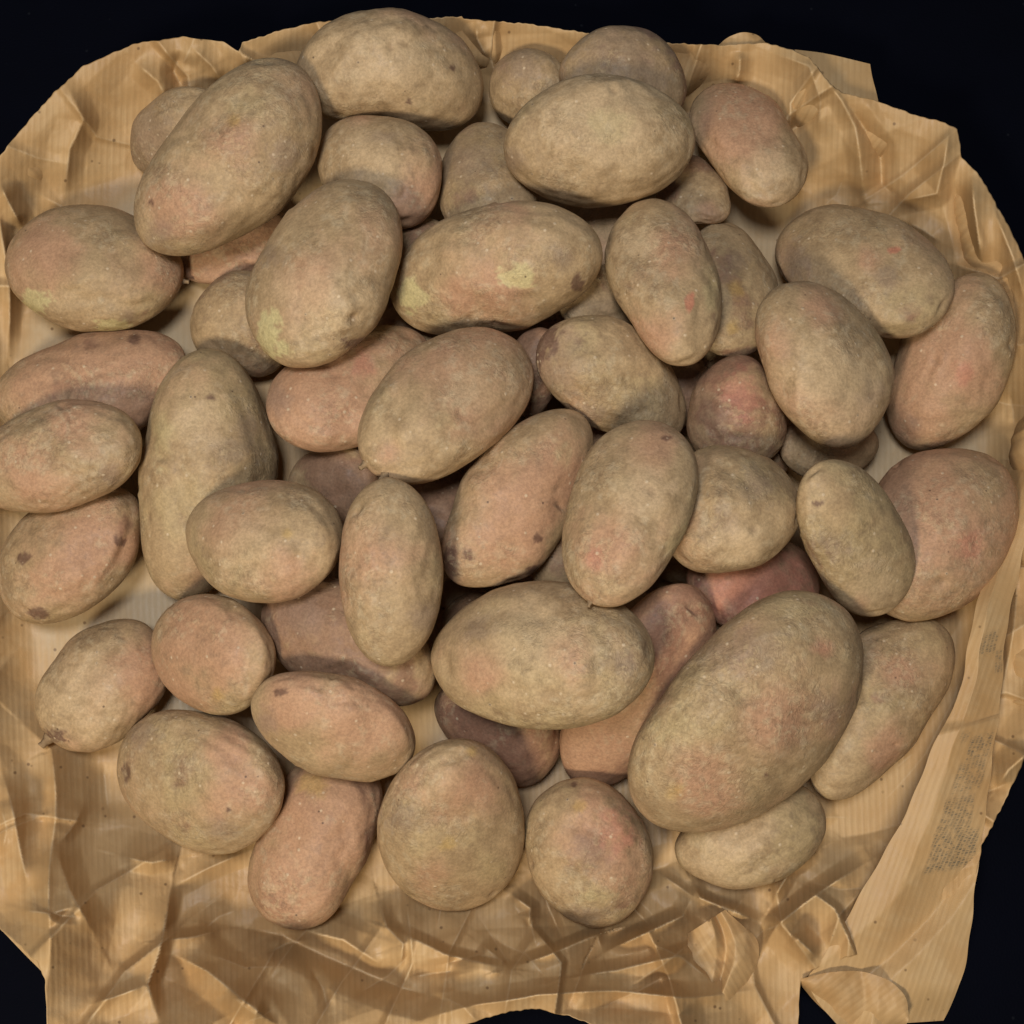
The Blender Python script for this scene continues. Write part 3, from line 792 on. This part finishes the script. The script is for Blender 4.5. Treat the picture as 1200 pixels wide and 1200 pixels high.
pot("A24", [(217, 617), (228, 594), (262, 573), (307, 564), (349, 566), (382, 584), (402, 612), (398, 650), (379, 680), (349, 700), (319, 707), (281, 702), (247, 686), (226, 655)], (.35, .3, .0, .3), [("pink", 285, 605, 40), ("pink", 330, 660, 35), ("cream", 290, 640, 40), ("amber", 336, 625, 6)],
    "plump tan-pink oval lying on the long greenish pear-shaped potato")
pot("A44", [(136, 900), (143, 870), (161, 846), (195, 832), (228, 834), (270, 844), (307, 866), (330, 898), (334, 928), (323, 960), (300, 986), (264, 1001), (229, 998), (195, 980), (157, 950), (140, 922)], (.15, .5, .15, .5), [("dark", 148, 906, 7, .7, 1.6), ("pink", 285, 935, 32), ("violet", 262, 972, 14, 1.5, .8), ("dark", 267, 949, 3), ("violet", 165, 860, 16), ("pink", 270, 880, 20)],
    "dusty olive-grey potato with a brown crescent scar, resting on the paper fold")
pot("A41", [(177, 757), (184, 727), (206, 706), (240, 696), (277, 705), (307, 731), (324, 768), (315, 801), (292, 829), (255, 838), (221, 826), (191, 799)], (.4, .35, .0, .4), [("pink", 250, 745, 45), ("amber", 255, 815, 8)],
    "round orange-flushed potato next to the creamy one with a stem stub")
pot("A43", [(294, 829), (300, 806), (322, 791), (360, 787), (397, 791), (435, 804), (468, 829), (487, 860), (484, 886), (465, 907), (431, 916), (394, 911), (340, 890), (310, 865)], (.4, .35, .1, .4), [("dark", 328, 811, 6, 1.3, .8), ("pink", 350, 820, 25), ("pink", 425, 845, 40), ("violet", 315, 845, 14)],
    "small slanting oval with a dark red scab above the salmon-pink potato")
pot("A31", [(517, 672), (519, 640), (532, 590), (562, 537), (600, 502), (637, 483), (664, 478), (687, 490), (697, 514), (688, 545), (671, 588), (655, 634), (636, 661), (607, 681), (577, 686), (540, 685)], (.5, .35, .1, .4), [("dark", 548, 652, 6), ("dark", 622, 667, 7, 1.4, .8), ("dark", 630, 631, 6), ("pink", 645, 560, 35), ("pink", 610, 610, 40), ("moss", 660, 530, 14, .8, 1.2), ("dark", 528, 665, 14, .6, 1.5)],
    "slanting oval with three small dark bruises near its broad end")
pot("A27", [(418, 517), (426, 484), (450, 442), (484, 409), (525, 390), (570, 383), (601, 395), (621, 424), (625, 454), (611, 487), (585, 514), (551, 540), (517, 560), (484, 569), (450, 561), (425, 545)], (.4, .4, .0, .5), [("pink", 525, 455, 55), ("pink", 455, 530, 16), ("cream", 540, 465, 25), ("moss", 525, 490, 14), ("stub", 452, 558, 4), ("stub", 428, 543, 4)],
    "rosy-centred oval in the middle of the heap with dried root stubs at its end")
pot("A46", [(504, 776), (516, 742), (547, 708), (589, 688), (637, 681), (690, 689), (731, 709), (761, 741), (768, 769), (758, 806), (727, 833), (690, 850), (645, 854), (592, 848), (544, 830), (513, 806)], (.15, .7, .1, .6), [("pink", 565, 795, 22), ("pink", 660, 770, 30), ("violet", 560, 738, 14), ("violet", 735, 775, 14), ("cream", 620, 750, 50)],
    "broad olive-yellow oval lying crosswise on the reddish ones")
pot("A32", [(400, 642), (405, 607), (420, 577), (450, 560), (482, 568), (502, 595), (514, 630), (518, 667), (514, 712), (502, 750), (480, 773), (450, 782), (424, 766), (407, 728), (399, 683)], (.4, .2, .05, .4), [("pink", 455, 650, 45), ("violet", 495, 720, 20)],
    "narrow upright sausage-shaped tan potato")
pot("A33", [(658, 645), (664, 605), (675, 562), (694, 523), (720, 502), (750, 493), (780, 496), (804, 514), (818, 548), (812, 596), (795, 637), (772, 675), (742, 704), (712, 713), (684, 701), (664, 676)], (.3, .4, .05, .4), [("pink", 712, 645, 30), ("red", 697, 655, 10), ("pink", 770, 520, 30), ("moss", 800, 640, 20), ("dark", 780, 513, 4, 1.6, .6), ("stub", 692, 706, 2.6), ("cream", 755, 580, 30)],
    "upright oval blotched pink low on its face, with a tiny root stub")
pot("A49", [(442, 975), (449, 937), (470, 902), (502, 874), (540, 865), (574, 876), (600, 909), (613, 958), (611, 1005), (592, 1040), (559, 1063), (521, 1067), (487, 1055), (457, 1025)], (.4, .45, .1, .5), [("pink", 562, 930, 38), ("pink", 505, 1030, 28), ("amber", 525, 990, 8), ("amber", 553, 881, 5), ("violet", 470, 960, 20)],
    "big egg-shaped pinkish-tan potato standing at the near paper, scabby eye in front")
pot("A50", [(615, 975), (621, 948), (645, 922), (679, 911), (710, 917), (739, 944), (761, 981), (766, 1013), (755, 1050), (728, 1080), (700, 1088), (667, 1077), (637, 1051), (619, 1010)], (.35, .55, .1, .5), [("red", 725, 975, 22), ("pink", 700, 985, 42), ("violet", 690, 1000, 24), ("violet", 695, 1070, 14, 2, .6), ("dark", 673, 920, 4), ("amber", 678, 945, 7), ("moss", 700, 1050, 12, 2, .6)],
    "round potato with a purplish-red face and a dark pinhole at the near paper")
pot("A51", [(900, 698), (937, 691), (974, 700), (998, 724), (1012, 757), (1013, 787), (1005, 825), (979, 874), (938, 921), (900, 949), (855, 969), (810, 979), (772, 968), (749, 948), (735, 914), (735, 890), (744, 865), (772, 825), (815, 768), (862, 722)], (.3, .5, .1, .85), [("pink", 820, 920, 40), ("pink", 905, 855, 40), ("red", 962, 762, 11), ("amber", 790, 926, 9), ("dark", 898, 910, 5), ("violet", 870, 760, 35, 1.4, .7), ("violet", 975, 830, 20), ("moss", 790, 850, 20)],
    "largest potato of all, long and scurfy with a small amber scar")


# ---- stacking: every potato is lowered onto the paper and the potatoes below until it rests on three points
G0, G1, GS = -140, 1340, 4
gax = np.arange(G0, G1, GS) + GS / 2
GX, GY = np.meshgrid(gax, gax, indexing='ij')
DEP = depth_at_z(GX, GY, paper_z(GX, GY)[0])


def ico(sub):
    t = (1 + 5 ** .5) / 2
    v = [(-1, t, 0), (1, t, 0), (-1, -t, 0), (1, -t, 0), (0, -1, t), (0, 1, t), (0, -1, -t), (0, 1, -t), (t, 0, -1), (t, 0, 1), (-t, 0, -1), (-t, 0, 1)]
    f = [(0, 11, 5), (0, 5, 1), (0, 1, 7), (0, 7, 10), (0, 10, 11), (1, 5, 9), (5, 11, 4), (11, 10, 2), (10, 7, 6), (7, 1, 8), (3, 9, 4), (3, 4, 2), (3, 2, 6), (3, 6, 8), (3, 8, 9),
         (4, 9, 5), (2, 4, 11), (6, 2, 10), (8, 6, 7), (9, 8, 1)]
    v = np.array(v, float); v /= np.linalg.norm(v, axis=1)[:, None]
    f = np.array(f)
    for _ in range(sub):
        e = np.sort(np.concatenate([f[:, [0, 1]], f[:, [1, 2]], f[:, [2, 0]]]), 1)
        ue, inv = np.unique(e, axis=0, return_inverse=True)
        inv = inv.ravel()
        m = v[ue].sum(1); m /= np.linalg.norm(m, axis=1)[:, None]
        n0 = len(v); v = np.concatenate([v, m]); k = len(f)
        a, b, c = inv[:k] + n0, inv[k:2 * k] + n0, inv[2 * k:] + n0
        f = np.concatenate([np.stack([f[:, 0], a, c], 1), np.stack([f[:, 1], b, a], 1), np.stack([f[:, 2], c, b], 1), np.stack([a, b, c], 1)])
    return v, f


IV, IF = ico(5)


def outline(pts):
    """smooth closed outline: an ellipse by moments plus a few regularised harmonics"""
    P = np.array(pts, float)
    Q = np.concatenate([P, P[:1]])
    x0, y0, x1, y1 = Q[:-1, 0], Q[:-1, 1], Q[1:, 0], Q[1:, 1]
    cr = x0 * y1 - x1 * y0; A = cr.sum() / 2
    cx = ((x0 + x1) * cr).sum() / (6 * A); cy = ((y0 + y1) * cr).sum() / (6 * A)
    x0, x1, y0, y1 = x0 - cx, x1 - cx, y0 - cy, y1 - cy
    cr = x0 * y1 - x1 * y0
    ixx = ((x0 * x0 + x0 * x1 + x1 * x1) * cr).sum() / 12 / A
    iyy = ((y0 * y0 + y0 * y1 + y1 * y1) * cr).sum() / 12 / A
    ixy = ((x0 * y1 + 2 * x0 * y0 + 2 * x1 * y1 + x1 * y0) * cr).sum() / 24 / A
    w, E = np.linalg.eigh(np.array([[ixx, ixy], [ixy, iyy]]))
    b, a = 2 * math.sqrt(w[0]), 2 * math.sqrt(w[1])
    ax = E[:, 1]
    ang = math.atan2(ax[1], ax[0])

    def ell(t):
        return a * b / np.sqrt((b * np.cos(t - ang)) ** 2 + (a * np.sin(t - ang)) ** 2)
    # dense samples on the polygon sides keep the fit even
    n = len(P); T = []; Rr = []
    for i in range(n):
        p, q = P[i], P[(i + 1) % n]
        for s in (0.0, 0.5):
            bulge = 1.0
            d = p * (1 - s) + q * s - (cx, cy)
            if s: bulge = 1 + 0.125 * ((np.linalg.norm(q - p) / max(np.linalg.norm(d), 1)) ** 2)
            T.append(math.atan2(d[1], d[0])); Rr.append(np.hypot(*d) * bulge)
    T = np.array(T); Rr = np.array(Rr)
    y = Rr / ell(T) - 1
    K = 6
    M = np.concatenate([np.ones((len(T), 1))] + [np.stack([np.cos(k * T), np.sin(k * T)], 1) for k in range(1, K + 1)], 1)
    reg = np.array([0.01] + sum([[0.004 * k * k] * 2 for k in range(1, K + 1)], [])) * len(T) * 0.5
    c = np.linalg.solve(M.T @ M + np.diag(reg), M.T @ y)

    def rad(t):
        t = np.asarray(t)
        o = np.full(t.shape, c[0])
        for k in range(1, K + 1):
            o = o + c[2 * k - 1] * np.cos(k * t) + c[2 * k] * np.sin(k * t)
        return ell(t) * (1 + o)
    return cx, cy, a, b, ang, rad


STUB = stub_material()
KINDS = ("pink", "dark", "violet", "red", "pale", "cream", "amber", "moss", "scratch")
for num, (key, pts, skin, marks, label) in enumerate(POTS):
    r = np.random.default_rng(100 + num)
    cx, cy, a, b, ang, rad = outline(pts)
    T = b * r.uniform(0.86, 0.98)                       # half thickness towards the eye
    # lower it
    sel = (np.abs(GX - cx) < a * 1.4) & (np.abs(GY - cy) < a * 1.4)
    gx, gy = GX[sel] - cx, GY[sel] - cy
    gr = np.hypot(gx, gy); rho = gr / rad(np.arctan2(gy, gx))
    ins = rho < 0.995
    ii = np.argwhere(sel)[ins]
    gx, gy, rho = gx[ins], gy[ins], rho[ins]
    D = DEP[ii[:, 0], ii[:, 1]]
    U = gx * math.cos(ang) + gy * math.sin(ang); Vv = -gx * math.sin(ang) + gy * math.cos(ang)
    hgt = T * np.sqrt(1 - rho ** 2)
    best = None
    for k1 in np.linspace(-.50, .50, 21):
        for k2 in np.linspace(-.30, .30, 13):
            lo = 1 + (hgt + k1 * U + k2 * Vv) / FPX
            s = (D / lo).min()
            sc = s - 0.004 * (k1 * k1 + k2 * k2)
            if best is None or sc > best[0]: best = (sc, s, k1, k2)
    _, s, k1, k2 = best
    s += 0.0006
    up = s * (1 + (-hgt + k1 * U + k2 * Vv) / FPX)
    DEP[ii[:, 0], ii[:, 1]] = np.minimum(D, up)
    # surface
    nx, ny, nz = IV[:, 0], IV[:, 1], IV[:, 2]
    t = np.arctan2(ny, nx); rho = np.hypot(nx, ny)
    R_ = rad(t)
    px, py = R_ * rho * np.cos(t), R_ * rho * np.sin(t)
    h = nz * T
    # lumps
    disp = np.zeros(len(IV))
    for q in range(26):
        d = r.normal(size=3); d /= np.linalg.norm(d)
        fr = r.uniform(2.2, 5.5) if q < 12 else r.uniform(6, 15)
        amp = (0.0120 if q < 12 else 0.0026)
        disp += amp * np.sin(fr * (IV @ d) * 2 + r.uniform(0, 6.3)) * (0.35 + 0.65 * np.abs(nz)) * (1 if q >= 12 else np.abs(nz) * 0.8 + 0.2)
    # eyes: shallow dents with a small brow
    eye = np.zeros(len(IV))
    ratio = a / b
    for q in range(r.integers(3, 7)):
        d = r.normal(size=3); d[2] *= 0.8; d /= np.linalg.norm(d)
        if r.random() < 0.5 or ratio < 1.2:
            pass
        # metric distance on the body
        P0 = np.array([d[0], d[1], d[2]])
        e3 = (IV - P0) * np.array([1, 1, 1])
        uu = e3[:, 0] * math.cos(ang) + e3[:, 1] * math.sin(ang); vv = -e3[:, 0] * math.sin(ang) + e3[:, 1] * math.cos(ang)
        dd = np.sqrt((uu * ratio) ** 2 + vv ** 2 + e3[:, 2] ** 2)
        sz = r.uniform(0.07, 0.13)
        g = np.exp(-(dd / sz) ** 2)
        off = np.sqrt((uu * ratio - sz * 1.3) ** 2 + (vv * 0.6) ** 2 + e3[:, 2] ** 2)
        disp += -0.042 * g * r.uniform(.5, 1.2) + 0.018 * np.exp(-(off / sz) ** 2)
        eye = np.maximum(eye, g * r.uniform(.4, .95))
    sc = 1 + disp
    px, py, h = px * sc, py * sc, h * sc
    U = px * math.cos(ang) + py * math.sin(ang); Vv = -px * math.sin(ang) + py * math.cos(ang)
    dep = s * (1 + (-h + k1 * U + k2 * Vv) / FPX)
    Pw = CAM + ray(px + cx, py + cy) * dep[:, None]
    ctr = CAM + ray(np.array(cx), np.array(cy)) * s
    o = mesh_np("potato", Pw - ctr, IF[:, ::-1], POTATO, None, ctr)
    tag(o, label, "potato", "potatoes heaped on the paper bag")
    fields = {kd: np.zeros(len(IV)) for kd in KINDS}
    front = smooth(-0.25, 0.1, nz)
    for mk in marks:
        kd, mx, my, mr = mk[:4]
        ex, ey = (mk[4], mk[5]) if len(mk) > 5 else (1, 1)
        if kd == "stub":
            i = np.argmin((px + cx - mx) ** 2 + (py + cy - my) ** 2 + (nz < 0) * 1e4)
            base = Pw[i] - ctr
            nrm = base / np.linalg.norm(base)
            side = np.cross(nrm, [0.3, 0.2, 1]); side /= np.linalg.norm(side)
            up_ = np.cross(side, nrm)
            sv = []; rad0 = mr * 0.0004
            for lv, (hh_, rr_) in enumerate([(-0.8, 1.25), (0.0, 1.1), (0.5, 0.7), (1.1, 0.62), (1.5, 0.75), (1.6, 0.1)]):
                for q in range(10):
                    a_ = q * math.tau / 10
                    jit = 1 + 0.25 * math.sin(q * 2.3 + lv)
                    sv.append(base + nrm * hh_ * rad0 * 1.3 + side * (0.4 * lv * 0.12 * rad0) + (side * math.cos(a_) + up_ * math.sin(a_)) * rad0 * rr_ * jit)
            sf = [(l * 10 + q, l * 10 + (q + 1) % 10, (l + 1) * 10 + (q + 1) % 10, (l + 1) * 10 + q) for l in range(5) for q in range(10)]
            st = mesh_np("stem_stub", np.array(sv), np.array(sf), STUB, o)
            continue
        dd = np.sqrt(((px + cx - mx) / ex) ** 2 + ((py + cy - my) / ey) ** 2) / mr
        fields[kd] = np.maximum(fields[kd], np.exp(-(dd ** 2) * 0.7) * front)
    body = np.stack([px, py, h], 1) * s / FPX           # before leaning, metres
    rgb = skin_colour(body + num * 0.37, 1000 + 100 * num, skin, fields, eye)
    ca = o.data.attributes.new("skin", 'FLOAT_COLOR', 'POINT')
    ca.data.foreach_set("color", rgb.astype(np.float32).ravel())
    print("POT", key, "z %.3f" % ctr[2], "k %.2f %.2f" % (k1, k2), "size %.0f x %.0f mm" % (2000 * a * s / FPX, 2000 * b * s / FPX))
